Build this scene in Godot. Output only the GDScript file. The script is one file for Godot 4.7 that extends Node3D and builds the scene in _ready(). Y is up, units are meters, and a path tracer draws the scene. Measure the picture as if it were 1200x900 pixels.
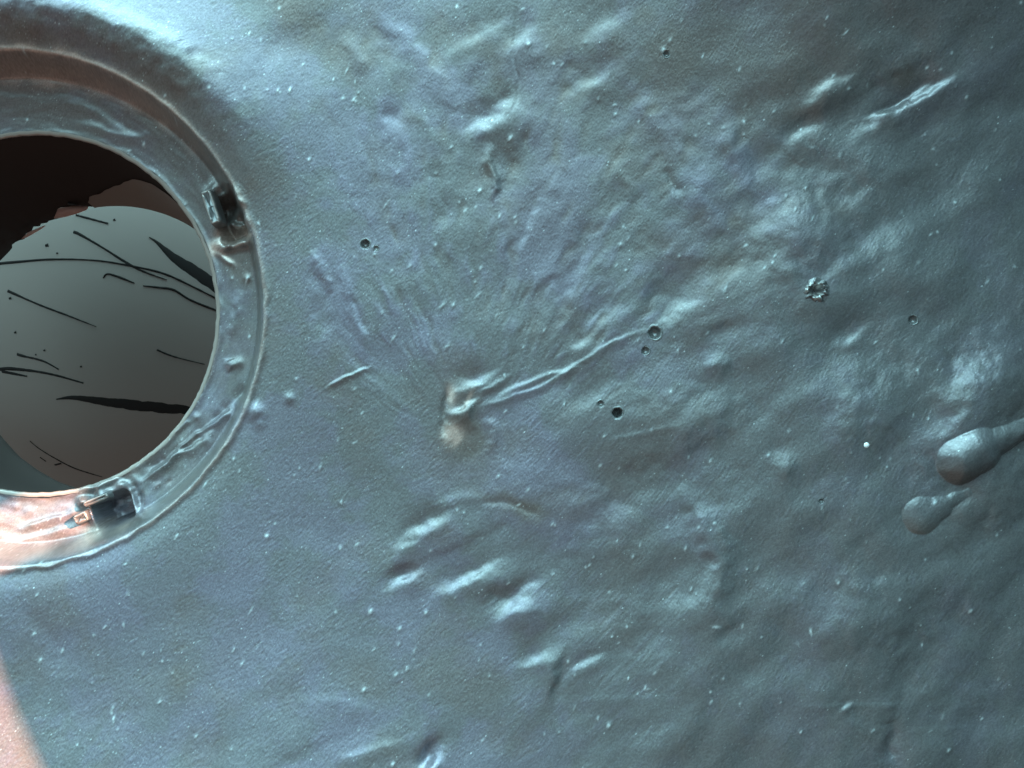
extends Node3D
# Close-up of a dark painted moulding with a round recessed opening.
# Drawing unit: 1 unit = 0.25 mm. (u right, v down, w out of the surface); pt() turns it into metres.

const S := 0.00025
const STEP := 1.2
const CAM_W := 1200.0          # camera stands 0.30 m in front of the skin
const LEDGE_W := -48.0         # depth of the recessed ledge
const U_A := -84.0
const U_B := 1224.0
const V_A := -24.0
const V_B := 924.0

var us := PackedFloat32Array()
var vs := PackedFloat32Array()
var nu := 0
var nv := 0
var lead := 0                  # coarse columns / rows before the fine ones
var fine_u := 0
var fine_v := 0
var H := PackedFloat32Array()  # height
var LAV := PackedFloat32Array()   # bluish bloom in the paint
var PRI_WARM := PackedFloat32Array()   # bare pinkish primer, plus warm light painted in as colour
var DUS_GLOW := PackedFloat32Array()   # dust, pale specks, and part of the painted sun glow
var BRN := PackedFloat32Array()   # brown staining and tone, plus ground reflection painted on wall and runs
var WX := PackedFloat32Array()  # slight wander, so that no mark has a drawn outline
var WY := PackedFloat32Array()
var MASK := PackedByteArray()
var rng := RandomNumberGenerator.new()
var taken := {}

func _ready() -> void:
	rng.seed = 4711
	# ---------- camera ----------
	var cam := Camera3D.new()
	cam.name = "camera"
	cam.fov = rad_to_deg(2.0 * atan(450.0 / CAM_W))
	cam.near = 0.01
	cam.far = 50.0
	cam.position = Vector3(0, 0, CAM_W * S)
	add_child(cam)
	cam.current = true
	# ---------- sky ----------
	var sky_mat := ProceduralSkyMaterial.new()
	sky_mat.sky_top_color = Color(1.03, 1.38, 1.45)
	sky_mat.sky_horizon_color = Color(0.188, 0.204, 0.216)
	sky_mat.sky_curve = 1.25
	sky_mat.sky_energy_multiplier = 1.0
	sky_mat.ground_bottom_color = Color(0.226, 0.195, 0.18)
	sky_mat.ground_horizon_color = Color(0.215, 0.22, 0.225)
	sky_mat.ground_curve = 0.3
	sky_mat.sun_angle_max = 1.0
	var sky := Sky.new()
	sky.sky_material = sky_mat
	var env := Environment.new()
	env.background_mode = Environment.BG_SKY
	env.sky = sky
	env.tonemap_mode = Environment.TONE_MAPPER_LINEAR
	env.tonemap_exposure = 6.0
	env.sdfgi_enabled = true
	env.ssao_enabled = true
	env.ssil_enabled = true
	var we := WorldEnvironment.new()
	we.name = "world_environment"
	we.environment = env
	add_child(we)
	# ---------- sun: from the right, held off the skin by an added blocker ----------
	var sun_dir := Vector3(0.74, 0.40, 0.54).normalized()
	var sun := DirectionalLight3D.new()
	sun.name = "sun"
	sun.light_color = Color(1.0, 0.77, 0.65)
	sun.light_energy = 1.6
	sun.light_angular_distance = 0.5
	sun.shadow_enabled = true
	add_child(sun)
	sun.look_at_from_position(Vector3.ZERO, -sun_dir)
	# ---------- things ----------
	build_moulding()
	build_rounded_body()

# ------------------------------------------------------------------ helpers
func pt(u: float, v: float, w: float) -> Vector3:
	return Vector3((u - 600.0) * S, (450.0 - v) * S, w * S)

func deep(x: float, y: float, w: float) -> Vector2:   # the place at depth w seen along the line through (x, y)
	var k := (CAM_W - w) / CAM_W
	return Vector2(600.0 + (x - 600.0) * k, 450.0 + (y - 450.0) * k)

func numbered(called: String, parent: Node) -> String:
	var key := str(parent.get_instance_id()) + called
	var n: int = taken.get(key, 0)
	taken[key] = n + 1
	return called if n == 0 else "%s_%03d" % [called, n]

func part(called: String, mesh: Mesh, mat: Material, parent: Node) -> MeshInstance3D:
	var m := MeshInstance3D.new()
	m.name = numbered(called, parent)
	m.mesh = mesh
	m.material_override = mat
	parent.add_child(m, true)
	return m

func paint(col: Color, rough: float, metal := 0.0, spec := 0.5) -> StandardMaterial3D:
	var m := StandardMaterial3D.new()
	m.albedo_color = col
	m.roughness = rough
	m.metallic = metal
	m.metallic_specular = spec
	return m

func skin_paint() -> StandardMaterial3D:
	var m := paint(Color.WHITE, 0.29, 0.40, 0.5)
	m.vertex_color_use_as_albedo = true
	return m

# ------------------------------------------------------------------ the relief of the skin
func make_axis(a: float, b: float, far_a: float, far_b: float) -> PackedFloat32Array:
	var r := PackedFloat32Array()
	var left := PackedFloat32Array()
	var x := a
	var d := STEP
	while x > far_a:
		d = minf(d * 1.3, 40.0)
		x -= d
		left.append(x)
	left.reverse()
	r.append_array(left)
	lead = left.size()
	x = a
	while x < b:
		r.append(x)
		x += STEP
	d = STEP
	while x < far_b:
		r.append(x)
		d = minf(d * 1.3, 40.0)
		x += d
	return r

func cu(u: float) -> int:
	return clampi(lead_u + int(floor((u - U_A) / STEP)), lead_u, lead_u + fine_u - 1)

func cv(v: float) -> int:
	return clampi(lead_v + int(floor((v - V_A) / STEP)), lead_v, lead_v + fine_v - 1)

var lead_u := 0
var lead_v := 0

func height_at(u: float, v: float) -> float:
	return H[cv(v) * nu + cu(u)]

# a rounded swelling or hollow
func bump(f: PackedFloat32Array, cx: float, cy: float, rx: float, ry: float, deg: float, amp: float) -> void:
	var reach := maxf(rx, ry) * 3.0 + 8.0
	var soft := 0.0 if maxf(rx, ry) < 6.5 else clampf(sqrt(rx * ry) / 9.0, 0.5, 2.5)
	var c := cos(deg_to_rad(deg))
	var s := sin(deg_to_rad(deg))
	for j in range(cv(cy - reach), cv(cy + reach) + 1):
		var dy := vs[j] - cy
		var row := j * nu
		for i in range(cu(cx - reach), cu(cx + reach) + 1):
			var dx := us[i] - cx + WX[row + i] * soft
			var ey := dy + WY[row + i] * soft
			var a := (dx * c + ey * s) / rx
			var b := (ey * c - dx * s) / ry
			var q := a * a + b * b
			if q < 9.0:
				f[row + i] += amp * exp(-q * 0.5)

# a little facet leaning towards (lx, ly)
func facet(cx: float, cy: float, rx: float, ry: float, deg: float, slope_in: float, lx := -0.5, ly := -0.87) -> void:
	var slope := slope_in * (0.5 if minf(rx, ry) > 13.0 else 1.0)
	var reach := maxf(rx, ry) * 7.0
	var rl := minf(rx, ry) * 0.9
	var soft := clampf(sqrt(rx * ry) / 9.0, 0.3, 1.0) if minf(rx, ry) < 13.0 else 0.5
	var ka := 0.5 if rx >= ry else 0.13
	var kb := 0.5 if rx < ry else 0.13
	var c := cos(deg_to_rad(deg))
	var s := sin(deg_to_rad(deg))
	for j in range(cv(cy - reach), cv(cy + reach) + 1):
		var dy := vs[j] - cy
		var row := j * nu
		for i in range(cu(cx - reach), cu(cx + reach) + 1):
			var dx := us[i] - cx + WX[row + i] * soft
			var ey := dy + WY[row + i] * soft
			var a := (dx * c + ey * s) / rx
			var b := (ey * c - dx * s) / ry
			var q := a * a + b * b
			if q < 49.0:
				var t := (dx * lx + ey * ly) / rl
				H[row + i] -= slope * rl * t / sqrt(1.0 + t * t) * exp(-(a * a * ka + b * b * kb))

func smooth_line(p: Array, n: int) -> PackedVector2Array:
	var c := Curve2D.new()
	for k in p.size():
		var a: Vector2 = p[maxi(k - 1, 0)]
		var b: Vector2 = p[mini(k + 1, p.size() - 1)]
		var t := (b - a) / 6.0
		c.add_point(p[k], -t, t)
	var r := PackedVector2Array()
	for k in n + 1:
		r.append(c.sample_baked(c.get_baked_length() * k / n))
	return r

# a crest (side = 0) or a one-sided crease (side = 1) along a line
func crest(f: PackedFloat32Array, p: Array, width: float, amp: float, side := 0.0, wander := 0.0) -> void:
	var line := smooth_line(p, maxi(6, p.size() * 4))
	if wander > 0.0:
		for k in line.size():
			line[k] += Vector2(rng.randf_range(-1, 1), rng.randf_range(-1, 1)) * wander
	var lo := line[0]
	var hi := line[0]
	for q in line:
		lo = lo.min(q)
		hi = hi.max(q)
	var reach := width * 3.0 + 4.0
	var soft := clampf(width / 5.0, 0.35, 1.5) * (0.4 if side != 0.0 else 1.0)
	var i0 := cu(lo.x - reach)
	var i1 := cu(hi.x + reach)
	var j0 := cv(lo.y - reach)
	var j1 := cv(hi.y + reach)
	var nw := i1 - i0 + 1
	var best := PackedFloat32Array()
	best.resize(nw * (j1 - j0 + 1))
	best.fill(1e9)
	var sgn := PackedFloat32Array()
	sgn.resize(best.size())
	var along := PackedFloat32Array()
	along.resize(best.size())
	for k in line.size() - 1:
		var a := line[k]
		var b := line[k + 1]
		var d := b - a
		var l2 := maxf(d.length_squared(), 1e-6)
		for j in range(cv(minf(a.y, b.y) - reach), cv(maxf(a.y, b.y) + reach) + 1):
			if j < j0 or j > j1:
				continue
			for i in range(cu(minf(a.x, b.x) - reach), cu(maxf(a.x, b.x) + reach) + 1):
				if i < i0 or i > i1:
					continue
				var px := us[i] - a.x + WX[j * nu + i] * soft
				var py := vs[j] - a.y + WY[j * nu + i] * soft
				var t := clampf((px * d.x + py * d.y) / l2, 0.0, 1.0)
				var ex := px - t * d.x
				var ey := py - t * d.y
				var e := ex * ex + ey * ey
				var at := (j - j0) * nw + i - i0
				if e < best[at]:
					best[at] = e
					sgn[at] = -0.5 * ex - 0.87 * ey
					along[at] = (k + t) / (line.size() - 1)
	var w2 := width * width
	for j in range(j0, j1 + 1):
		for i in range(i0, i1 + 1):
			var at := (j - j0) * nw + i - i0
			var e := best[at]
			if e < w2 * 9.0:
				var t := along[at]
				var g := exp(-e / w2 * (0.5 if side == 0.0 else (2.2 if sgn[at] > 0.0 else 0.5))) * amp * minf(1.0, minf(t, 1.0 - t) * 4.0 + 0.02)
				f[j * nu + i] += g

# a recess with straight sides
func dent(cx: float, cy: float, hx: float, hy: float, deg: float, depth: float, soft: float) -> void:
	var reach := maxf(hx, hy) * 1.6 + soft
	var c := cos(deg_to_rad(deg))
	var s := sin(deg_to_rad(deg))
	for j in range(cv(cy - reach), cv(cy + reach) + 1):
		var dy := vs[j] - cy
		var row := j * nu
		for i in range(cu(cx - reach), cu(cx + reach) + 1):
			var dx := us[i] - cx
			var a := absf(dx * c + dy * s) - hx
			var b := absf(dy * c - dx * s) - hy
			var g := smoothstep(soft, -soft, a) * smoothstep(soft, -soft, b)
			H[row + i] -= depth * g

func ring_pts(cx: float, cy: float, r: float, a0: float, a1: float, n: int, rough := 0.0) -> Array:
	var out := []
	for k in n + 1:
		var a := deg_to_rad(lerpf(a0, a1, float(k) / n))
		var rr := r + rng.randf_range(-rough, rough)
		out.append(Vector2(cx + cos(a) * rr, cy + sin(a) * rr))
	return out

func noise(seed_: int, freq: float, oct := 1) -> FastNoiseLite:
	var n := FastNoiseLite.new()
	n.seed = seed_
	n.noise_type = FastNoiseLite.TYPE_SIMPLEX_SMOOTH
	n.frequency = freq
	n.fractal_type = FastNoiseLite.FRACTAL_FBM if oct > 1 else FastNoiseLite.FRACTAL_NONE
	n.fractal_octaves = oct
	return n

const RC := Vector2(7, 360)     # centre of the recess
const HC := Vector2(17, 364)    # centre of the opening
const R_OUT := 303.0
const R_LEDGE := 281.0
const R_HOLE := 220.0

func base_relief() -> void:
	var lump := noise(3, 1.0 / 105.0, 2)
	var small := noise(8, 1.0 / 46.0, 2)
	var drift := noise(52, 1.0 / 42.0, 2)
	var hair := noise(15, 1.0, 2)
	var skin := noise(21, 1.0 / 7.0, 2)
	var fan := noise(30, 1.0, 2)
	var bloom := noise(41, 1.0 / 150.0, 4)
	var haze := noise(47, 1.0 / 34.0, 3)
	for j in nv:
		var v := vs[j]
		for i in nu:
			var u := us[i]
			var at := j * nu + i
			var dx := u - RC.x
			var dy := v - RC.y
			var r := sqrt(dx * dx + dy * dy)
			# rolling away to the right, gently
			var h := 0.0
			if u > 480.0:
				var e := u - 480.0
				h -= 0.00004 * e * e if e < 900.0 else 0.00004 * 810000.0 + 0.072 * (e - 900.0)
			# hollow as a whole: the foot leans up on the left, the head leans down on the right
			if v > 480.0:
				h += 0.00030 * minf(v - 480.0, 500.0) * minf(v - 480.0, 500.0) * smoothstep(1000.0, 300.0, u)
			if v < 260.0:
				h += 0.0007 * minf(260.0 - v, 400.0) * minf(260.0 - v, 400.0) * smoothstep(500.0, 1150.0, u)
			# swelling round the opening, strongest above it
			var ca := -dy / maxf(r, 1.0)
			var sa := dx / maxf(r, 1.0)
			var strength := 6.0 + 25.0 * smoothstep(0.25, 0.95, ca) - 3.0 * smoothstep(0.5, 1.0, sa)
			var q := (maxf(r, R_OUT) - 343.0) / (38.0 + 20.0 * smoothstep(0.0, 0.8, sa))
			h += strength * exp(-q * q * 0.5) - 0.35 * strength * smoothstep(332.0, 303.0, r)
			# lumps, long along the diagonal
			var a := u * 0.80 - v * 0.60
			var b := u * 0.60 + v * 0.80
			var right := smoothstep(600.0, 900.0, u + 0.25 * (v - 450.0))
			var near_ring := smoothstep(330.0, 460.0, r)
			h += lump.get_noise_2d(a * 0.62, b * 0.75) * (1.6 + 3.6 * right) * near_ring
			h += small.get_noise_2d(a * 0.7, b) * (0.25 + 0.55 * right) * near_ring
			# fine strands dragged through the paint: fanning out above the middle, slanting elsewhere
			WX[at] = drift.get_noise_2d(u, v) * 4.5 + haze.get_noise_2d(u * 1.6, v * 1.6) * 1.0
			WY[at] = drift.get_noise_2d(u + 500.0, v) * 4.5 + haze.get_noise_2d(v * 1.6, u * 1.6) * 1.0
			var px := u - 560.0 + WX[at]
			var py := v - 560.0
			var pr := sqrt(px * px + py * py)
			var fan_w := smoothstep(90.0, 190.0, pr) * (1.0 - smoothstep(480.0, 640.0, pr)) * smoothstep(40.0, -120.0, py) * smoothstep(330.0, 470.0, r) * smoothstep(1.25, 0.7, absf(atan2(px, -py)))
			var strand := 0.0
			if fan_w > 0.0:
				var ang := atan2(px, -py) + 0.05 * sin(pr * 0.008)
				strand = fan_w * fan.get_noise_2d(ang * 11.0, pr * 0.008) * clampf(0.6 + 1.6 * drift.get_noise_2d(v, u), 0.0, 1.4)
				h += 0.8 * strand + 0.85 * fan_w * fan.get_noise_2d(ang * 5.0 + 40.0, pr * 0.005)
			var lean := lerpf(0.62, 1.05, right)
			var ca2 := cos(lean)
			var sa2 := sin(lean)
			var patch := clampf(0.55 + 1.5 * haze.get_noise_2d(v, u), 0.0, 1.3) * (1.0 - 0.7 * fan_w)
			var slant := hair.get_noise_2d((u * ca2 - v * sa2) / 17.0, (u * sa2 + v * ca2) / 5.0) * patch
			h += slant * 0.15
			strand += slant * 0.45
			h += skin.get_noise_2d(u, v) * 0.06
			h += rng.randf_range(-0.11, 0.11)
			var lv := smoothstep(-0.05, 0.5, bloom.get_noise_2d(u, v) + 0.18 * (1.0 - right) + 0.35 * haze.get_noise_2d(u, v))
			LAV[at] = lv * (0.7 - 0.4 * right) + maxf(strand, 0.0) * 0.8
			BRN[at] = maxf(-strand, 0.0) * 0.7 + smoothstep(0.05, 0.5, bloom.get_noise_2d(u + 900.0, v) ) * 0.45 * (1.0 - right * 0.6) + 0.5 * smoothstep(-0.2, 0.6, ca) * smoothstep(375.0, 310.0, r)
			if r < R_OUT:
				# sloping wall, then the ledge
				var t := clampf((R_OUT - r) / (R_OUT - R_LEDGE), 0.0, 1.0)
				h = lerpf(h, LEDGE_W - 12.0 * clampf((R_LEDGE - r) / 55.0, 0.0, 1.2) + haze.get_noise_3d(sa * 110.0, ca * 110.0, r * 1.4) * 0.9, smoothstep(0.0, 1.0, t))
				BRN[at] = maxf(BRN[at], 0.9 * sin(PI * clampf(t, 0.0, 1.0)))  # wall browned: warm ground reflection painted into its colour
			H[at] = h

func details() -> void:
	# --- glints of facets that lean to the sky
	for f in [[1072, 118, 30, 7, -33, 1.3], [1040, 132, 14, 5, -30, 0.6], [962, 108, 22, 8, -35, 0.55], [945, 155, 18, 9, -50, 0.4],
			[575, 142, 9, 13, 12, 0.75], [595, 121, 9, 7, -30, 0.55], [612, 45, 12, 10, 0, 0.4], [555, 45, 25, 9, -22, 0.28],
			[690, 97, 18, 8, -18, 0.35], [708, 38, 18, 12, -20, 0.26], [500, 617, 18, 6, -14, 0.9], [480, 637, 9, 4, -5, 0.5],
			[475, 678, 12, 5, 0, 1.0], [552, 676, 27, 6, -9, 1.0], [603, 708, 9, 13, 25, 1.0], [618, 690, 6, 14, 35, 0.5],
			[628, 768, 14, 5, 20, 0.7], [688, 775, 15, 5, -10, 0.6], [508, 880, 9, 9, 0, 1.3], [994, 831, 5, 3, 0, 0.7],
			[793, 365, 20, 12, -22, 0.5], [768, 352, 10, 6, -20, 0.2], [1000, 394, 8, 10, 0, 0.5], [715, 372, 22, 12, -10, 0.22], [680, 402, 9, 6, -10, 0.5],
			[1135, 438, 26, 14, -35, 0.28], [1116, 496, 12, 30, 15, 0.24], [830, 330, 30, 22, -40, 0.3], [700, 465, 20, 8, -15, 0.2],
			[558, 446, 14, 6, -18, 0.9], [540, 478, 4, 9, 30, 0.9], [553, 470, 4, 8, 30, 0.9], [572, 452, 16, 4, -20, 0.5], [590, 462, 20, 5, -22, 0.4], [250, 216, 7, 5, -40, 0.9], [1040, 275, 40, 22, -40, 0.28], [1050, 320, 20, 22, -20, 0.3],
			[860, 590, 50, 22, -35, 0.28], [745, 590, 40, 22, -50, 0.25], [800, 700, 26, 22, -30, 0.3], [915, 480, 40, 16, -30, 0.26],
			[690, 720, 40, 36, -20, 0.2], [975, 800, 70, 20, 0, 0.12], [30, 35, 40, 14, -20, 0.5], [1010, 470, 50, 20, -30, 0.2], [1185, 640, 26, 20, -40, 0.25]]:
		facet(f[0], f[1], f[2], f[3], f[4], f[5])
	# --- facets that lean away: the dusky sides
	for f in [[660, 540, 34, 26, -20, 0.28], [880, 262, 16, 34, 40, 0.4], [842, 385, 24, 9, -20, 0.35], [500, 866, 9, 8, 0, 0.9], [470, 664, 8, 8, 0, 0.7],
			[592, 690, 14, 22, 10, 0.45], [645, 728, 14, 22, 15, 0.55], [1055, 85, 26, 12, -30, 0.5], [990, 115, 36, 12, -30, 0.3], [870, 225, 22, 12, -25, 0.3],
			[350, 25, 46, 18, 42, 0.35], [1060, 30, 70, 30, -20, 0.15], [1170, 20, 50, 40, 0, 0.2], [1075, 350, 26, 40, 30, 0.3], [1000, 350, 20, 40, 40, 0.3],
			[530, 640, 44, 8, -20, 0.35], [640, 330, 8, 44, 18, 0.3], [610, 165, 12, 30, 0, 0.2], [660, 65, 24, 30, 10, 0.2], [900, 420, 50, 16, -40, 0.3], [855, 735, 14, 10, 0, 0.4], [1085, 860, 40, 14, 0, 0.2], [365, 862, 40, 10, -20, 0.16]]:
		facet(f[0], f[1], f[2], f[3], f[4], f[5] * 0.6, 0.45, 0.89)
	facet(651, 787, 5, 20, -4, 0.8, 0.95, 0.3)
	facet(1046, 868, 9, 30, 0, 0.35, 0.95, 0.2)
	# --- rounded swellings
	for f in [[1158, 482, 42, 62, 22, 13], [958, 268, 60, 34, -32, 8], [1165, 588, 34, 30, 0, 6], [840, 428, 9, 9, 0, 3.5], [920, 546, 11, 8, 0, 3.2],
			[541, 484, 11, 22, 12, 5.0], [300, 482, 7, 6, 0, 4.0], [340, 467, 4, 4, 0, 2.5], [305, 497, 4, 4, 0, 1.5], [760, 640, 60, 70, 0, -6], [640, 590, 60, 40, 20, 4], [1130, 780, 60, 50, 0, -5], [1050, 720, 60, 40, -30, 5],
			[460, 140, 8, 10, 0, -2.0], [1040, 470, 40, 30, -30, 5], [790, 500, 60, 30, -30, 5]]:
		bump(H, f[0], f[1], f[2], f[3], f[4], f[5])
	# --- folds, creases and cracks
	var folds := [
		[[437, 430, 415, 437, 380, 456], 2.4, 2.0, 1], [[560, 478, 600, 466, 640, 450, 680, 425, 705, 408, 740, 392, 768, 386], 3.6, 1.5, 1],
		[[590, 462, 640, 440, 690, 430], 4, 1.4, 1], [[607, 0, 602, 60, 608, 100, 600, 130, 585, 142], 1.6, -0.8, 0],
		[[430, 10, 490, 62, 525, 100, 556, 142], 7, 3.0, 0], [[400, 42, 420, 70, 436, 84], 6, 2.6, 0], [[480, 78, 520, 110, 545, 150], 7, 2.0, 0],
		[[470, 120, 500, 150, 515, 190], 6, 1.6, 0], [[575, 170, 572, 192, 580, 214, 578, 238], 4, 2.6, 0],
		[[510, 190, 514, 230, 526, 268], 9, -3.0, 0], [[590, 170, 596, 200, 590, 240], 8, -2.6, 0], [[628, 180, 625, 230, 600, 300, 585, 365], 7, -2.6, 0], [[694, 230, 682, 300, 668, 330, 640, 402], 6, -2.6, 0],
		[[400, 308, 410, 345, 424, 388, 432, 420], 5, 2.6, 0], [[366, 293, 378, 318, 388, 342], 4, 1.8, 0], [[372, 305, 378, 350, 378, 402], 8, -2.6, 0],
		[[412, 345, 430, 392], 3, -1.5, 0],
		[[735, 100, 780, 160, 815, 200], 9, 2.4, 0], [[845, 150, 860, 180, 885, 215], 7, 2.6, 0], [[800, 215, 830, 250, 850, 275], 9, 2.4, 0],
		[[720, 190, 735, 215, 745, 235], 5, 1.8, 0], [[775, 195, 800, 230], 4, -1.4, 0],
		[[798, 572, 828, 620, 846, 680, 826, 722], 10, 4.5, 0], [[930, 832, 990, 829, 1085, 832], 4, 0.5, 1], [[1060, 862, 1110, 860, 1162, 863], 4, 0.4, 1],
		[[1046, 836, 1044, 870, 1046, 900], 8, -3, 0], [[560, 588, 596, 590, 636, 606], 3.0, -1.0, 0],
		[[505, 596, 545, 583, 570, 588], 5, 0.9, 0], [[700, 520, 750, 508, 800, 498], 4, 0.4, 1],
		[[525, 448, 521, 480, 522, 516], 3.4, -3.2, 0], [[565, 490, 579, 503, 573, 532], 4.0, 1.4, 0],
		[[400, 880, 440, 866, 480, 858], 8, 1.4, 1], [[330, 815, 390, 812, 460, 830], 8, 0.4, 1], [[140, 250 , 150, 250], 2, 0.1, 0],
		[[1010, 140, 1050, 128, 1075, 110, 1094, 97], 4, 3.0, 1], [[950, 168, 935, 190], 8, 2, 0], [[655, 815, 720, 818, 800, 815], 8, 0.5, 1],
		[[30, 700, 70, 740, 95, 790], 10, -1.2, 0], [[300, 120, 320, 60, 330, 30], 6, -1.6, 0]]
	for f in folds:
		var p := []
		var c: Array = f[0]
		for k in range(0, c.size(), 2):
			p.append(Vector2(c[k], c[k + 1]))
		crest(H, p, f[1], f[2] * (0.5 if f[3] == 0 and f[1] >= 5 and c[1] < 420 else 1.0), f[3], 0.6)
	crest(H, ring_pts(RC.x, RC.y, 351, -116, -34, 40, 1.5), 13.0, 8.0)
	crest(H, ring_pts(RC.x, RC.y, 318, -116, -30, 40, 1.5), 14.0, -3.0)
	# --- bloom, brown stains and tones, and primer with warm reflection painted in
	for f in [[610, 540, 40, 28, -20, 0.9], [640, 592, 46, 34, 20, 0.8], [778, 150, 46, 12, 50, 0.8], [868, 190, 34, 16, 50, 0.8], [830, 240, 34, 12, 45, 0.6], [462, 140, 9, 12, 0, 0.9],
			[408, 352, 7, 40, -14, 0.6], [378, 318, 5, 24, -20, 0.5], [485, 60, 60, 10, 42, 0.7], [420, 70, 10, 26, -40, 0.7], [60, 720, 60, 40, 20, 0.7], [200, 700, 140, 60, 0, 0.35], [300, 800, 160, 70, 0, 0.4], [640, 250, 30, 60, 0, 0.5], [575, 510, 8, 20, 0, 1.0]]:
		bump(LAV, f[0], f[1], f[2], f[3], f[4], f[5])
	for f in [[720, 60, 150, 60, 0, 0.45], [960, 70, 110, 60, -20, 0.5], [870, 290, 60, 40, -30, 0.4], [640, 220, 60, 80, 0, 0.3], [730, 540, 60, 20, -20, 0.3], [545, 530, 34, 24, 0, 0.8], [548, 505, 14, 14, 0, 0.8], [600, 592, 40, 7, 20, 0.7], [520, 625, 16, 10, 0, 0.4], [1060, 90, 12, 8, 0, 0.8], [350, 20, 50, 16, 42, 0.7], [205, 790, 80, 18, -25, 0.3], [110, 740, 10, 40, -30, 0.4]]:
		bump(BRN, f[0], f[1], f[2], f[3], f[4], f[5])
	for f in [[531, 509, 7, 7, 0, 1.2], [528, 463, 4, 8, 0, 0.8], [549, 466, 2, 7, 30, 0.6], [536, 517, 6, 2, -50, 0.7]]:  # salmon spots: primer colour carrying the warm ground reflection
		bump(PRI_WARM, f[0], f[1], f[2], f[3], f[4], f[5])
	# --- the recess: worn edges, drag marks and two slots for the catches
	crest(H, ring_pts(RC.x, RC.y, 305, -34, 150, 60, 1.6), 2.6, 2.2)
	crest(PRI_WARM, ring_pts(RC.x, RC.y, 304, -100, 150, 90, 1.2), 1.7, 0.3)
	crest(PRI_WARM, ring_pts(RC.x, RC.y, 302, -110, -38, 40, 1.5), 2.0, 0.5)
	crest(PRI_WARM, ring_pts(RC.x, RC.y, 293, -125, -30, 40, 1.0), 8.0, 0.42)  # ground reflection painted pinkish across the upper wall
	crest(PRI_WARM, ring_pts(RC.x, RC.y, 283, -100, -45, 30, 2), 5, 0.35)
	crest(PRI_WARM, ring_pts(HC.x, HC.y, 222, -130, 150, 60, 0.8), 1.8, 0.45)
	crest(H, ring_pts(HC.x, HC.y, 224, -130, 150, 60, 0.6), 3, 2.0)
	for f in [[[165, 561, 190, 546, 215, 520, 250, 496, 286, 470], 4.0, 3.4, 1], [[250, 296, 272, 288, 302, 281], 3, 4, 0], [[247, 294, 258, 302, 276, 313], 2.0, 2.0, 0],
			[[266, 420, 274, 432], 4, 2, 0], [[280, 340, 276, 370, 268, 400], 5, 2, 0], [[0, 640, 40, 630, 90, 618], 6, 4, 1], [[20, 622, 50, 610, 90, 604], 5, 4, 1],
			[[88, 578, 120, 566, 140, 558], 3, 4, 0], [[92, 590, 118, 582, 136, 573], 3, 4, 0], [[146, 560, 156, 578, 166, 602], 4, -9, 0], [[235, 380, 230, 410, 215, 440], 4, 1.6, 1],
			[[60, 110, 110, 130, 160, 165], 8, 1.5, 1], [[80, 140, 140, 158, 180, 160], 8, 2.0, 1], [[225, 490, 205, 505, 200, 512], 2, 1.4, 0]]:
		var p := []
		var c: Array = f[0]
		for k in range(0, c.size(), 2):
			p.append(deep(c[k], c[k + 1], LEDGE_W))
		crest(H, p, f[1], f[2], f[3], 0.8)
	for f in [[270, 427, 5, 4, 2.5], [280, 425, 4, 4, 2.5], [228, 489, 3, 3, 2], [289, 326, 3, 3, 2], [30, 600, 5, 4, 2], [15, 595, 4, 4, 1.5]]:
		var q := deep(f[0], f[1], LEDGE_W)
		bump(H, q.x, q.y, f[2], f[3], 0, f[4])
	var sa := deep(273, 256, LEDGE_W)
	dent(sa.x, sa.y, 17, 25, -18, 26, 7)
	var sb := deep(132, 598, LEDGE_W)
	dent(sb.x, sb.y, 16, 20, 70, 44, 6)
	for f in [[262, 216, 7, 6, 7], [252, 222, 5, 5, 6], [282, 242, 7, 8, 9], [294, 268, 6, 5, 8], [268, 262, 7, 6, 12], [276, 250, 5, 6, 10], [258, 286, 7, 5, 5], [286, 284, 7, 4, 4], [243, 228, 4, 6, 4], [97, 590, 6, 5, 6], [106, 600, 4, 4, 5], [112, 608, 5, 4, 4], [140, 568, 5, 4, 5], [85, 600, 5, 4, 4], [152, 570, 4, 8, 4]]:
		var q := deep(f[0], f[1], LEDGE_W)
		bump(H, q.x, q.y, f[2], f[3], 0, f[4])
	for k in 26:
		var c := Vector2(268, 258) if k % 2 == 0 else Vector2(118, 592)
		var q := deep(c.x + rng.randfn(0, 14), c.y + rng.randfn(0, 16), LEDGE_W)
		bump(H, q.x, q.y, rng.randf_range(2.5, 6), rng.randf_range(2.5, 6), rng.randf_range(0, 90), rng.randf_range(1.5, 5.0))
	for k in 22:      # beads of paint along the lower ledge
		var t := k / 21.0
		var q := deep(lerpf(166, 288, t), 562 - 92 * t - 10 * sin(t * 9.0) * t, LEDGE_W)
		facet(q.x + rng.randf_range(-2, 2), q.y + rng.randf_range(-2, 2), rng.randf_range(2.5, 6), rng.randf_range(2, 4), -35, rng.randf_range(0.5, 1.4))
	for f in [[290, 270, 7, 6, 0.9], [268, 276, 12, 5, 0.6], [250, 288, 7, 5, 0.7], [247, 294, 3, 5, 0.8], [262, 301, 10, 2, 0.7], [300, 281, 5, 2, 0.7], [108, 624, 11, 9, 0.9], [270, 284, 16, 2.5, 0.5]]:  # salmon tint: warm bounce painted in around the catches
		var q := deep(f[0], f[1], LEDGE_W)
		bump(PRI_WARM, q.x, q.y, f[2], f[3], 30 if f[0] == 262 else 0, f[4])
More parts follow.
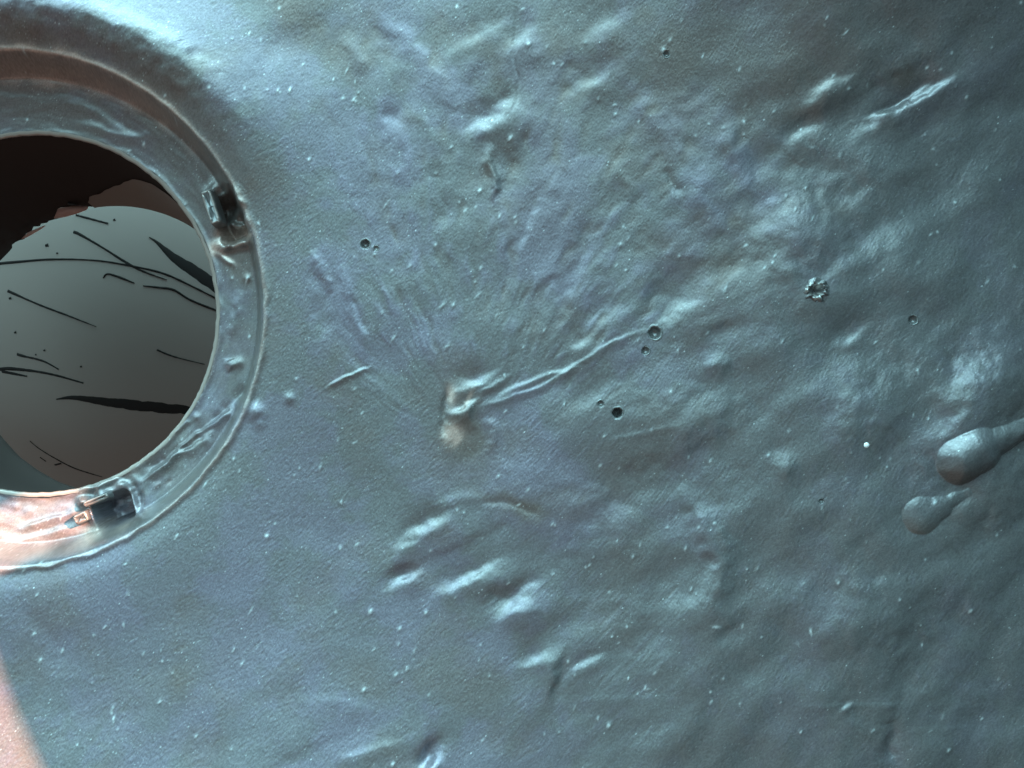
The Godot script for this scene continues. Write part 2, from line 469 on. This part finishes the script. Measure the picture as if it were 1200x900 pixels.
	for k in 60:  # pale pink blotches: sun glow painted into the lower recess colour
		var a := deg_to_rad(rng.randf_range(50, 112))
		var rr := rng.randf_range(226, 300)
		var l := rng.randf_range(3, 12)
		bump(PRI_WARM if rng.randf() < 0.5 else DUS_GLOW, RC.x + cos(a) * rr, RC.y + sin(a) * rr, l, l * rng.randf_range(0.25, 0.7), rad_to_deg(a) + 90.0 + rng.randf_range(-30, 30), rng.randf_range(0.05, 0.28))
		bump(H, RC.x + cos(a) * rr, RC.y + sin(a) * rr, l, l * 0.5, rad_to_deg(a) + 90.0, rng.randf_range(-1.0, 1.4))
	for f in [[285, 305, 18, 14, 0.9], [272, 250, 16, 26, 0.9]]:
		var q := deep(f[0], f[1], LEDGE_W)
		bump(BRN, q.x, q.y, f[2], f[3], 0, f[4])
	# --- dust: short fibres and grains lying in the paint
	var clump2 := noise(91, 1.0 / 90.0, 2)
	for k in 620:
		var u := rng.randf_range(-10, 1210)
		var v := rng.randf_range(-10, 910)
		if (Vector2(u, v) - RC).length() < 225.0:
			continue
		if rng.randf() > 0.6 + 1.6 * clump2.get_noise_2d(u, v):
			continue
		var l := rng.randf_range(0.7, 2.0) if rng.randf() < 0.9 else rng.randf_range(2, 4)
		var th := rng.randf_range(0.55, 1.0)
		bump(DUS_GLOW, u, v, l, th, rng.randfn(-58, 22), rng.randf_range(0.25, 0.9))
		bump(H, u, v, l + 0.8, th + 0.6, -58, rng.randf_range(0.1, 0.5))
	var clump := noise(90, 1.0 / 60.0, 3)
	for k in 40000:
		var u := rng.randf_range(-20, 1220)
		var v := rng.randf_range(-20, 920)
		if rng.randf() < smoothstep(250, 900, u + 0.4 * v) * 0.75 or rng.randf() > 0.55 + 1.6 * clump.get_noise_2d(u, v):
			continue
		DUS_GLOW[cv(v) * nu + cu(u)] += rng.randf_range(0.03, 0.3) if rng.randf() < 0.93 else rng.randf_range(0.3, 0.9)
	for f in [[598, 162, 2.2], [619, 53, 2], [776, 61, 2.2], [562, 223, 2], [436, 713, 2.5], [712, 846, 2.4], [500, 715, 1.8], [430, 800, 2], [465, 880, 2], [985, 685, 1.6], [1145, 720, 2.2], [1119, 885, 2.2], [940, 860, 1.6]]:
		bump(DUS_GLOW, f[0], f[1], f[2] * 0.8, f[2] * 0.5, -50, 1.0)
		bump(H, f[0], f[1], f[2] + 0.6, f[2] + 0.6, 0, 0.7)

const PITS := [[768, 390, 7.6, 7.5], [723.5, 484, 6.4, 15.0], [757, 411, 4.6, 3.8], [704, 473, 3.8, 3.4], [428, 286, 5.6, 7.0], [1076, 374, 5.4, 5.0], [780, 66, 3.6, 3.2], [441, 291, 3.0, 2.0], [965, 588, 2.8, 3.0]]

func build_moulding() -> void:
	us = make_axis(U_A, U_B, -235.0, 1340.0)
	lead_u = lead
	fine_u = int(floor((U_B - U_A) / STEP))
	nu = us.size()
	vs = make_axis(V_A, V_B, -330.0, 1400.0)
	lead_v = lead
	fine_v = int(floor((V_B - V_A) / STEP))
	nv = vs.size()
	for f in [H, LAV, PRI_WARM, DUS_GLOW, BRN, WX, WY]:
		f.resize(nu * nv)
	MASK.resize(nu * nv)
	base_relief()
	details()
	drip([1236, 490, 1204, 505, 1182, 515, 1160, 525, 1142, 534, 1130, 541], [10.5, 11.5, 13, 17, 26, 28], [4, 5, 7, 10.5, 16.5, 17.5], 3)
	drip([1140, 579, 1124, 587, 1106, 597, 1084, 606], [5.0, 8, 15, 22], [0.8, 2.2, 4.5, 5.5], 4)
	# the bowls of the pinholes are parts of their own: sink the skin below them
	var seats := []
	for p in PITS:
		seats.append(height_at(p[0] + p[2] + 2.0, p[1]) * 0.5 + height_at(p[0] - p[2] - 2.0, p[1]) * 0.5)
		sink(p[0], p[1], p[2], p[3] + 3.0)
	seats.append(height_at(958 - 14, 340) * 0.5 + height_at(958 + 14, 340) * 0.5)
	sink(957, 340, 9.0, 12.0)

	var root := Node3D.new()
	root.name = "painted_panel"
	root.set_meta("kind", "thing")
	root.set_meta("label", "glossy blue-grey painted panel with round recessed opening, lumpy skin, pinholes and paint runs")
	root.set_meta("category", "panel")
	add_child(root)

	# positions, normals and paint of the whole relief
	var n := nu * nv
	var verts := PackedVector3Array()
	var norms := PackedVector3Array()
	var cols := PackedColorArray()
	verts.resize(n)
	norms.resize(n)
	cols.resize(n)
	var base := Vector3(0.166, 0.158, 0.158)
	var lav := Vector3(0.192, 0.174, 0.208)
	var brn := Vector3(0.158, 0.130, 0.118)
	var pri_warm := Vector3(0.56, 0.42, 0.36)
	var dus_glow := Vector3(0.62, 0.66, 0.66)
	for j in nv:
		var jm := maxi(j - 1, 0)
		var jp := mini(j + 1, nv - 1)
		var dv := vs[jp] - vs[jm]
		var v := vs[j]
		for i in nu:
			var im := maxi(i - 1, 0)
			var ip := mini(i + 1, nu - 1)
			var at := j * nu + i
			verts[at] = Vector3((us[i] - 600.0) * S, (450.0 - v) * S, H[at] * S)
			norms[at] = Vector3(-(H[j * nu + ip] - H[j * nu + im]) / (us[ip] - us[im]), (H[jp * nu + i] - H[jm * nu + i]) / dv, 1.0).normalized()
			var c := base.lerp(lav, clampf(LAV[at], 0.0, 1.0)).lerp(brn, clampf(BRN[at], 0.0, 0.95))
			c = c.lerp(pri_warm, clampf(PRI_WARM[at], 0.0, 0.9)).lerp(dus_glow, clampf(DUS_GLOW[at], 0.0, 0.95))
			c *= rng.randf_range(0.80, 1.20)
			cols[at] = Color(c.x, c.y, c.z)
	# split into skin, recess wall and ledge; the opening itself is left out
	var groups := [PackedInt32Array(), PackedInt32Array(), PackedInt32Array(), PackedInt32Array(), PackedInt32Array()]
	for j in nv - 1:
		var yc := (vs[j] + vs[j + 1]) * 0.5
		for i in nu - 1:
			var xc := (us[i] + us[i + 1]) * 0.5
			var dx := xc - HC.x
			var dy := yc - HC.y
			if dx * dx + dy * dy < (R_HOLE + 0.5) * (R_HOLE + 0.5):
				continue
			dx = xc - RC.x
			dy = yc - RC.y
			var r2 := dx * dx + dy * dy
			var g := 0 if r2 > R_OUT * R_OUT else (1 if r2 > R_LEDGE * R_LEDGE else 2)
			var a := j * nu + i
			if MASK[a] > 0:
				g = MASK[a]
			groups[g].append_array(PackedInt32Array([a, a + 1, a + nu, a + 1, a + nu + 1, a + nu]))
	var names := ["skin", "recess_wall", "recess_ledge", "paint_run", "paint_run"]
	var mat := skin_paint()
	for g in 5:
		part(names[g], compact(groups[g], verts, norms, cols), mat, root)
	var dark := paint(Color(0.225, 0.195, 0.185), 0.9, 0.0, 0.1)
	# --- worn lip of the opening
	var lip := SurfaceTool.new()
	lip.begin(Mesh.PRIMITIVE_TRIANGLES)
	var rings := 260
	for k in rings + 1:
		var a := TAU * k / rings
		var jag := rng.randf_range(-0.5, 0.5) if k < rings else 0.0
		for m in 9:
			var b := PI * (0.5 - 1.25 * m / 8.0)
			# rolled profile: from the ledge over the edge and down into the tube
			var rr := R_HOLE + 2.5 + jag - 3.2 * cos(PI * m / 8.0 - PI * 0.5) + (2.0 if m == 0 else 0.0) + (1.5 if m == 8 else 0.0)
			var ww := LEDGE_W - 12.0 + 2.4 + 2.2 * sin(b) - (4.0 if m == 8 else 0.0)
			lip.set_color(Color(0.30, 0.24, 0.21))
			lip.add_vertex(pt(HC.x + cos(a) * rr, HC.y + sin(a) * rr, ww))
	strip_faces(lip, rings, 9)
	lip.generate_normals()
	part("opening_lip", lip.commit(), skin_paint(), root)
	# --- tube behind the opening, with a ragged far end
	var tube := SurfaceTool.new()
	tube.begin(Mesh.PRIMITIVE_TRIANGLES)
	var rag := noise(77, 1.0)
	var far := deep(136, 409, TUBE_W)
	for k in rings + 1:
		var a := TAU * (k % rings) / rings
		var edge := rag.get_noise_2d(cos(a) * 4.0, sin(a) * 4.0) * 5.0
		var deg := rad_to_deg(a)
		if deg > 225.0 and deg < 268.0:
			edge += rag.get_noise_2d(cos(a) * 22.0, sin(a) * 22.0) * 14.0
		for m in 12:
			var t := m / 10.0
			var rr := lerpf(R_HOLE + 1.0, 212.0, minf(t, 1.0))
			var c := HC.lerp(far, minf(t, 1.0))
			var ww := lerpf(LEDGE_W - 11.0, TUBE_W + edge, minf(t, 1.0))
			if m == 11:
				rr += 8.0
			tube.add_vertex(pt(c.x + cos(a) * rr, c.y + sin(a) * rr, ww))
	strip_faces(tube, rings, 12)
	tube.generate_normals()
	part("tube_wall", tube.commit(), dark, root)
	# a lighter brown strip inside the tube, upper right
	var paler := SurfaceTool.new()
	paler.begin(Mesh.PRIMITIVE_TRIANGLES)
	for k in 61:
		var a := deg_to_rad(lerpf(-99.0, -18.0, k / 60.0))
		for m in 7:
			var start := 0.50 + 0.02 * rag.get_noise_1d(k * 0.16) + 0.34 - 0.55 * smoothstep(0.0, 34.0, k) + 0.08 * smoothstep(2.0, 0.0, k)
			var t := lerpf(start, 1.012, m / 6.0)
			var rr := lerpf(R_HOLE + 1.0, 212.0, t) - 1.6
			var c := HC.lerp(far, t)
			paler.add_vertex(pt(c.x + cos(a) * rr, c.y + sin(a) * rr, lerpf(LEDGE_W - 12.0, TUBE_W, t)))
	strip_faces(paler, 60, 7)
	paler.generate_normals()
	part("brown_strip", paler.commit(), paint(Color(0.49, 0.425, 0.39), 0.6, 0.0, 0.3), root)
	# flakes of paint at the far end
	var flake_mat := paint(Color(0.80, 0.62, 0.57), 0.6, 0.0, 0.3)  # pinkish tone has the warm light on the flakes painted in
	for f in [[[64, 256, 70, 244, 84, 241, 103, 242, 102, 246, 88, 250, 76, 254], 0], [[26, 280, 34, 273, 52, 264, 48, 268, 36, 276], 1]]:
		part("paint_flake", sheet_from(f[0], TUBE_W + 16.0, 4.0), flake_mat, root)
	part("paint_flake", sheet_from([62, 236, 66, 229, 74, 231, 82, 238, 95, 241, 80, 240], TUBE_W + 26.0, 4.0), paint(Color(0.16, 0.15, 0.15), 0.5), root)
	# --- pinholes
	var pit_mat := skin_paint()
	pit_mat.roughness = 0.2
	for k in PITS.size():
		var p: Array = PITS[k]
		part("pinhole", bowl(p[0], p[1], p[2], p[3], seats[k]), pit_mat, root)
	part("burst_bubble", crater(957, 340, seats[PITS.size()]), pit_mat, root)
	# --- catches of the opening
	var lug := skin_paint()
	var q := deep(247.5, 243, LEDGE_W + 14.0)
	part("locking_lug", block(q.x, q.y, LEDGE_W - 4.0, 6.5, 21.0, 22.0, -18.0), lug, root)
	q = deep(95, 607, LEDGE_W + 8.0)
	part("locking_lug", block(q.x, q.y, LEDGE_W - 4.0, 8.5, 6.0, 14.0, -24.0), lug, root)
	q = deep(112, 586, LEDGE_W + 8.0)
	part("locking_lug", block(q.x, q.y, LEDGE_W - 4.0, 16.0, 3.6, 13.0, -22.0), lug, root)
	# --- drop of white paint
	var dot := SurfaceTool.new()
	dot.begin(Mesh.PRIMITIVE_TRIANGLES)
	for k in 21:
		var a := TAU * k / 20
		for m in 5:
			var rr := 3.6 * sin(PI * 0.5 * m / 4.0)
			dot.add_vertex(pt(1018 + cos(a) * rr, 522 + sin(a) * rr, height_at(1018, 522) - 0.8 + 2.6 * cos(PI * 0.5 * m / 4.0)))
	strip_faces(dot, 20, 5, true)
	dot.generate_normals()
	part("white_paint_drop", dot.commit(), paint(Color(0.93, 0.93, 0.92), 0.4), root)
	# --- added blocker out of view at right, shaped to shade the skin
	part("added_sun_blocker", added_sun_blocker(), paint(Color(0.36, 0.39, 0.41), 0.4), root)

const TUBE_W := -300.0

func sink(cx: float, cy: float, r: float, depth: float) -> void:
	for j in range(cv(cy - r - 2), cv(cy + r + 2) + 2):
		for i in range(cu(cx - r - 2), cu(cx + r + 2) + 2):
			if Vector2(us[i] - cx, vs[j] - cy).length() < r - 0.2:
				H[j * nu + i] -= depth

func compact(idx: PackedInt32Array, verts: PackedVector3Array, norms: PackedVector3Array, cols: PackedColorArray) -> ArrayMesh:
	var map := PackedInt32Array()
	map.resize(verts.size())
	map.fill(-1)
	var v := PackedVector3Array()
	var nn := PackedVector3Array()
	var c := PackedColorArray()
	var out := PackedInt32Array()
	out.resize(idx.size())
	for k in idx.size():
		var a := idx[k]
		if map[a] < 0:
			map[a] = v.size()
			v.append(verts[a])
			nn.append(norms[a])
			c.append(cols[a])
		out[k] = map[a]
	var arr := []
	arr.resize(Mesh.ARRAY_MAX)
	arr[Mesh.ARRAY_VERTEX] = v
	arr[Mesh.ARRAY_NORMAL] = nn
	arr[Mesh.ARRAY_COLOR] = c
	arr[Mesh.ARRAY_INDEX] = out
	var m := ArrayMesh.new()
	m.add_surface_from_arrays(Mesh.PRIMITIVE_TRIANGLES, arr)
	return m

func strip_faces(st: SurfaceTool, n: int, m: int, flip := false) -> void:
	for k in n:
		for j in m - 1:
			var a := k * m + j
			var b := a + m
			if flip:
				for x in [a, a + 1, b, a + 1, b + 1, b]:
					st.add_index(x)
			else:
				for x in [a, b, a + 1, a + 1, b, b + 1]:
					st.add_index(x)

func bowl(cx: float, cy: float, r: float, depth: float, w: float) -> ArrayMesh:
	var st := SurfaceTool.new()
	st.begin(Mesh.PRIMITIVE_TRIANGLES)
	var prof := [[1.4, -0.7], [1.2, 0.0], [1.05, 0.1], [0.95, -0.3], [0.88, -0.22 * depth], [0.76, -0.5 * depth], [0.58, -0.78 * depth], [0.32, -0.95 * depth], [0.0, -depth]]
	var ragged := noise(int(cx), 1.0)
	for k in 41:
		var a := TAU * (k % 40) / 40
		var wob := 1.0 + 0.08 * ragged.get_noise_2d(cos(a) * 1.6, sin(a) * 1.6)
		for m in prof.size():
			var p: Array = prof[m]
			var tone := rng.randf_range(0.8, 1.2)
			st.set_color(Color(0.166 * tone, 0.162 * tone, 0.160 * tone))
			st.add_vertex(pt(cx + cos(a) * r * p[0] * wob, cy + sin(a) * r * p[0] * wob, w + p[1]))
	strip_faces(st, 40, prof.size())
	st.generate_normals()
	return st.commit()

func crater(cx: float, cy: float, w: float) -> ArrayMesh:
	var st := SurfaceTool.new()
	st.begin(Mesh.PRIMITIVE_TRIANGLES)
	var prof := [[17.0, -0.8], [13.5, 0.6], [11.5, 2.6], [9.5, 4.2], [8.0, 1.5], [6.0, -5.0], [3.0, -7.5], [0.0, -8.0]]
	var jag := noise(66, 1.0, 2)
	for k in 41:
		var a := TAU * (k % 40) / 40
		for m in prof.size():
			var p: Array = prof[m]
			var rough := jag.get_noise_2d(cos(a) * 2.2 + m * 0.35, sin(a) * 2.2) * (4.5 if m > 0 and m < 7 else 0.5)
			var paler := clampf(jag.get_noise_2d(cos(a) * 1.3 + 9.0, sin(a) * 1.3 + m * 0.4) * 3.0 + 0.2, 0.0, 1.0) if m > 1 and m < 6 else 0.0
			st.set_color(Color(0.166, 0.158, 0.158).lerp(Color(0.52, 0.50, 0.47), paler))
			st.add_vertex(pt(cx + cos(a) * (p[0] + rough * 0.8), cy + sin(a) * (p[0] * 0.9 + rough * 0.8), w + p[1] + rough * 0.8))
	strip_faces(st, 40, prof.size())
	st.generate_normals()
	return st.commit()

# a small block with rounded top edges
func block(cx: float, cy: float, w0: float, hx: float, hy: float, tall: float, deg: float) -> ArrayMesh:
	var st := SurfaceTool.new()
	st.begin(Mesh.PRIMITIVE_TRIANGLES)
	var c := cos(deg_to_rad(deg))
	var s := sin(deg_to_rad(deg))
	var prof := [[2.0, 0.0], [0.6, tall * 0.5], [0.0, tall - 2.5], [-0.8, tall - 0.7], [-2.2, tall], [-3.4, tall - 0.8]]
	for k in 33:
		var a := TAU * k / 32
		var ex := signf(cos(a)) * pow(absf(cos(a)), 0.28)
		var ey := signf(sin(a)) * pow(absf(sin(a)), 0.28)
		for m in prof.size() + 1:
			var o: float = prof[mini(m, prof.size() - 1)][0]
			var t: float = prof[mini(m, prof.size() - 1)][1]
			var x := ex * maxf(hx + o, 0.3)
			var y := ey * maxf(hy + o, 0.3)
			if m == prof.size():
				x = 0.0
				y = 0.0
			st.set_color(Color(0.27, 0.22, 0.20) if m == 3 or m == 4 else Color(0.166, 0.158, 0.158))
			st.add_vertex(pt(cx + x * c - y * s, cy + x * s + y * c, w0 + t + rng.randf_range(-0.9, 0.9)))
	strip_faces(st, 32, prof.size() + 1)
	st.generate_normals()
	return st.commit()

# a run of paint: a smooth bead with a tail, risen out of the skin; the cells it covers become a part of their own
func drip(c: Array, widths: Array, tall: Array, id: int) -> void:
	var p := []
	for k in range(0, c.size(), 2):
		p.append(Vector2(c[k], c[k + 1]))
	var n := 40
	var line := smooth_line(p, n)
	var lo := line[0]
	var hi := line[0]
	for q in line:
		lo = lo.min(q)
		hi = hi.max(q)
	for j in range(cv(lo.y - 45), cv(hi.y + 45) + 1):
		for i in range(cu(lo.x - 45), cu(hi.x + 45) + 1):
			var at := j * nu + i
			var q := Vector2(us[i] + WX[at] * 0.35, vs[j] + WY[at] * 0.35)
			var best := 1e9
			var t := 0.0
			for k in n:
				var a := line[k]
				var d := line[k + 1] - a
				var f := clampf((q - a).dot(d) / d.length_squared(), 0.0, 1.0)
				var e := (q - a - d * f).length()
				var ft := (k + f) / n * (widths.size() - 1)
				var i0 := mini(int(ft), widths.size() - 2)
				var w: float = lerpf(widths[i0], widths[i0 + 1], smoothstep(0.0, 1.0, ft - i0))
				if e / w < best:
					best = e / w
					t = ft
			if best < 1.0:
				var i0 := mini(int(t), tall.size() - 2)
				var h: float = lerpf(tall[i0], tall[i0 + 1], smoothstep(0.0, 1.0, t - i0))
				var g := 1.0 - best * best
				H[at] += h * pow(g, 0.95)
				MASK[at] = id
				LAV[at] *= 0.4
				BRN[at] = 0.9 * smoothstep(-4.0, 24.0, (q - line[n]).dot(Vector2(-0.1, 1.0)))  # brown lower side: warm ground reflection painted on the bead

# a thin curled piece seen in outline at depth w
func sheet_from(c: Array, w: float, thick: float) -> ArrayMesh:
	var poly := PackedVector2Array()
	for k in range(0, c.size(), 2):
		poly.append(deep(c[k], c[k + 1], w))
	return slab(poly, w, thick, 3.0)

func slab(poly: PackedVector2Array, w: float, thick: float, curl := 0.0) -> ArrayMesh:
	var st := SurfaceTool.new()
	st.begin(Mesh.PRIMITIVE_TRIANGLES)
	var tri := Geometry2D.triangulate_polygon(poly)
	var top := PackedVector3Array()
	var low := PackedVector3Array()
	for k in poly.size():
		var z := w + curl * sin(k * 2.1)
		top.append(pt(poly[k].x, poly[k].y, z + thick * 0.5))
		low.append(pt(poly[k].x, poly[k].y, z - thick * 0.5))
	for k in range(0, tri.size(), 3):
		var a := poly[tri[k]]
		var b := poly[tri[k + 1]]
		var cc := poly[tri[k + 2]]
		var turn := (b - a).cross(cc - a) > 0.0
		var i1 := tri[k + 1] if turn else tri[k + 2]
		var i2 := tri[k + 2] if turn else tri[k + 1]
		for x in [top[tri[k]], top[i1], top[i2], low[tri[k]], low[i2], low[i1]]:
			st.add_vertex(x)
	for k in poly.size():
		var e := (k + 1) % poly.size()
		for x in [top[k], low[k], top[e], top[e], low[k], low[e]]:
			st.add_vertex(x)
	st.generate_normals()
	return st.commit()

func added_sun_blocker() -> ArrayMesh:
	# outline in (v, w), thickness in u: added edge shades the skin, its notch lets sun onto the ledge
	var st := SurfaceTool.new()
	st.begin(Mesh.PRIMITIVE_TRIANGLES)
	var outline := [[-1900.0, -130.0], [-1900.0, EDGE + 380.0], [-152.0, EDGE + 30.0], [-150.0, 872.0], [-54.0, 872.0], [-51.0, EDGE + 10.0], [1400.0, EDGE - 215.0], [1400.0, -130.0]]
	var n := outline.size()
	for k in n:
		var a: Array = outline[k]
		var b: Array = outline[(k + 1) % n]
		var p := [pt(RU, a[0], a[1]), pt(RU, b[0], b[1]), pt(RU + 24, b[0], b[1]), pt(RU + 24, a[0], a[1])]
		for x in [p[0], p[1], p[2], p[0], p[2], p[3]]:
			st.add_vertex(x)
	for side in [RU, RU + 24.0]:
		var flat := PackedVector2Array()
		for o in outline:
			flat.append(Vector2(o[0], o[1]))
		for x in Geometry2D.triangulate_polygon(flat):
			st.add_vertex(pt(side, flat[x].x, flat[x].y))
	st.generate_normals()
	return st.commit()

const RU := 1340.0
const EDGE := 1004.0

# ------------------------------------------------------------------ the grey rounded body behind the opening
const DOME := Vector2(-120, 235)
const DOME_W := -430.0
const DOME_R := 450.0

func dome(q: Vector2) -> float:
	var d2 := (q - DOME).length_squared()
	return DOME_W - DOME_R + sqrt(DOME_R * DOME_R - d2) if d2 < 0.6 * DOME_R * DOME_R else DOME_W - DOME_R * 0.3675 - 1.2247 * (sqrt(d2) - 0.7746 * DOME_R)

func on_dome(x: float, y: float) -> Vector2:
	var q := deep(x, y, DOME_W)
	for k in 12:
		q = deep(x, y, dome(q))
	return q


func build_rounded_body() -> void:
	var root := Node3D.new()
	root.name = "rounded_body"
	root.set_meta("label", "smooth grey rounded body with black brush marks, seen inside the round opening")
	root.set_meta("category", "ball")
	add_child(root)
	var grey := paint(Color(0.49, 0.445, 0.42), 0.8, 0.0, 0.2)
	var st := SurfaceTool.new()
	st.begin(Mesh.PRIMITIVE_TRIANGLES)
	for k in 97:
		var a := TAU * k / 96
		for m in 49:
			var t := m / 48.0
			var q := DOME + Vector2(cos(a), sin(a)) * 900.0 * t * t
			st.add_vertex(pt(q.x, q.y, dome(q)))
	strip_faces(st, 96, 49, true)
	st.generate_normals()
	part("body_surface", st.commit(), grey, root)
	var black := paint(Color(0.15, 0.135, 0.13), 0.9, 0.0, 0.1)
	var marks := [
		[[-12, 310, 20, 307, 60, 304, 110, 305, 150, 311, 190, 320, 222, 334, 262, 354], [2.2, 2.0, 1.5, 1.2, 1.4, 1.6, 1.4, 1.0]],
		[[86, 272, 92, 274, 120, 290, 150, 309, 170, 319, 196, 328], [2.6, 1.6, 1.5, 2.0, 1.4, 0.4]],
		[[175, 278, 184, 284, 204, 302, 228, 318, 262, 342], [0.6, 4.5, 8.0, 8.5, 8.0]],
		[[121, 326, 126, 321, 140, 325, 158, 332], [1.0, 1.8, 1.8, 0.6]], [[168, 335, 186, 337, 204, 340, 224, 352, 262, 367], [1.0, 1.8, 1.6, 1.6, 1.2]],
		[[9, 341, 16, 344, 48, 358, 80, 370, 113, 383], [2.2, 1.4, 1.5, 1.3, 0.5]], [[89, 252, 104, 256, 127, 262], [1.6, 1.6, 1.3]],
		[[20, 415, 26, 417, 50, 423, 69, 433], [2.4, 1.4, 1.6, 1.0]], [[-8, 434, 10, 432, 40, 435, 66, 440, 98, 449], [2.4, 2.6, 1.8, 1.6, 1.2]], [[2, 435, 16, 438, 32, 441], [2.2, 2.0, 1.0]],
		[[66, 468, 84, 466, 110, 469, 150, 474, 224, 481], [0.8, 4.5, 7.5, 7.5, 6.0]], [[184, 410, 204, 418, 240, 427], [1.4, 1.0, 0.6]],
		[[35, 517, 46, 526, 66, 538, 88, 549, 120, 559], [0.6, 1.2, 1.3, 1.2, 0.7]], [[47, 536, 54, 541], [1.4, 1.0]], [[64, 545, 72, 543], [1.2, 1.2]]]
	for m in marks:
		part("brush_mark", stroke(m[0], m[1]), black, root)
	for d in [[55, 288, 2.6], [134, 258, 1.8], [67, 297, 1.4], [12, 350, 2.0], [18, 390, 1.8], [52, 411, 1.5], [95, 430, 1.4], [42, 416, 1.2]]:
		part("brush_mark", stroke([d[0] - d[2] * 0.7, d[1], d[0] + d[2] * 0.7, d[1] - 0.8], [d[2] * 0.7, d[2]]), black, root)

func stroke(c: Array, widths: Array) -> ArrayMesh:
	var p := []
	for k in range(0, c.size(), 2):
		p.append(on_dome(c[k], c[k + 1]))
	var n := p.size() * 6
	var line := smooth_line(p, n)
	var a := PackedVector2Array()
	var b := PackedVector2Array()
	var k0 := (CAM_W - DOME_W) / CAM_W
	for k in n + 1:
		var d := (line[mini(k + 1, n)] - line[maxi(k - 1, 0)]).normalized()
		var f := float(k) / n * (widths.size() - 1)
		var i0 := mini(int(f), widths.size() - 2)
		var w: float = lerpf(widths[i0], widths[i0 + 1], f - i0) * k0 + rng.randf_range(-0.25, 0.25)
		var side := Vector2(-d.y, d.x) * maxf(w, 0.3)
		a.append(line[k] + side)
		b.append(line[k] - side)
	var st := SurfaceTool.new()
	st.begin(Mesh.PRIMITIVE_TRIANGLES)
	for k in n + 1:
		var mid := (a[k] + b[k]) * 0.5
		st.add_vertex(pt(a[k].x, a[k].y, dome(a[k]) - 0.4))
		st.add_vertex(pt(mid.x, mid.y, dome(mid) + 1.4))
		st.add_vertex(pt(b[k].x, b[k].y, dome(b[k]) - 0.4))
	strip_faces(st, n, 3, true)
	st.generate_normals()
	return st.commit()
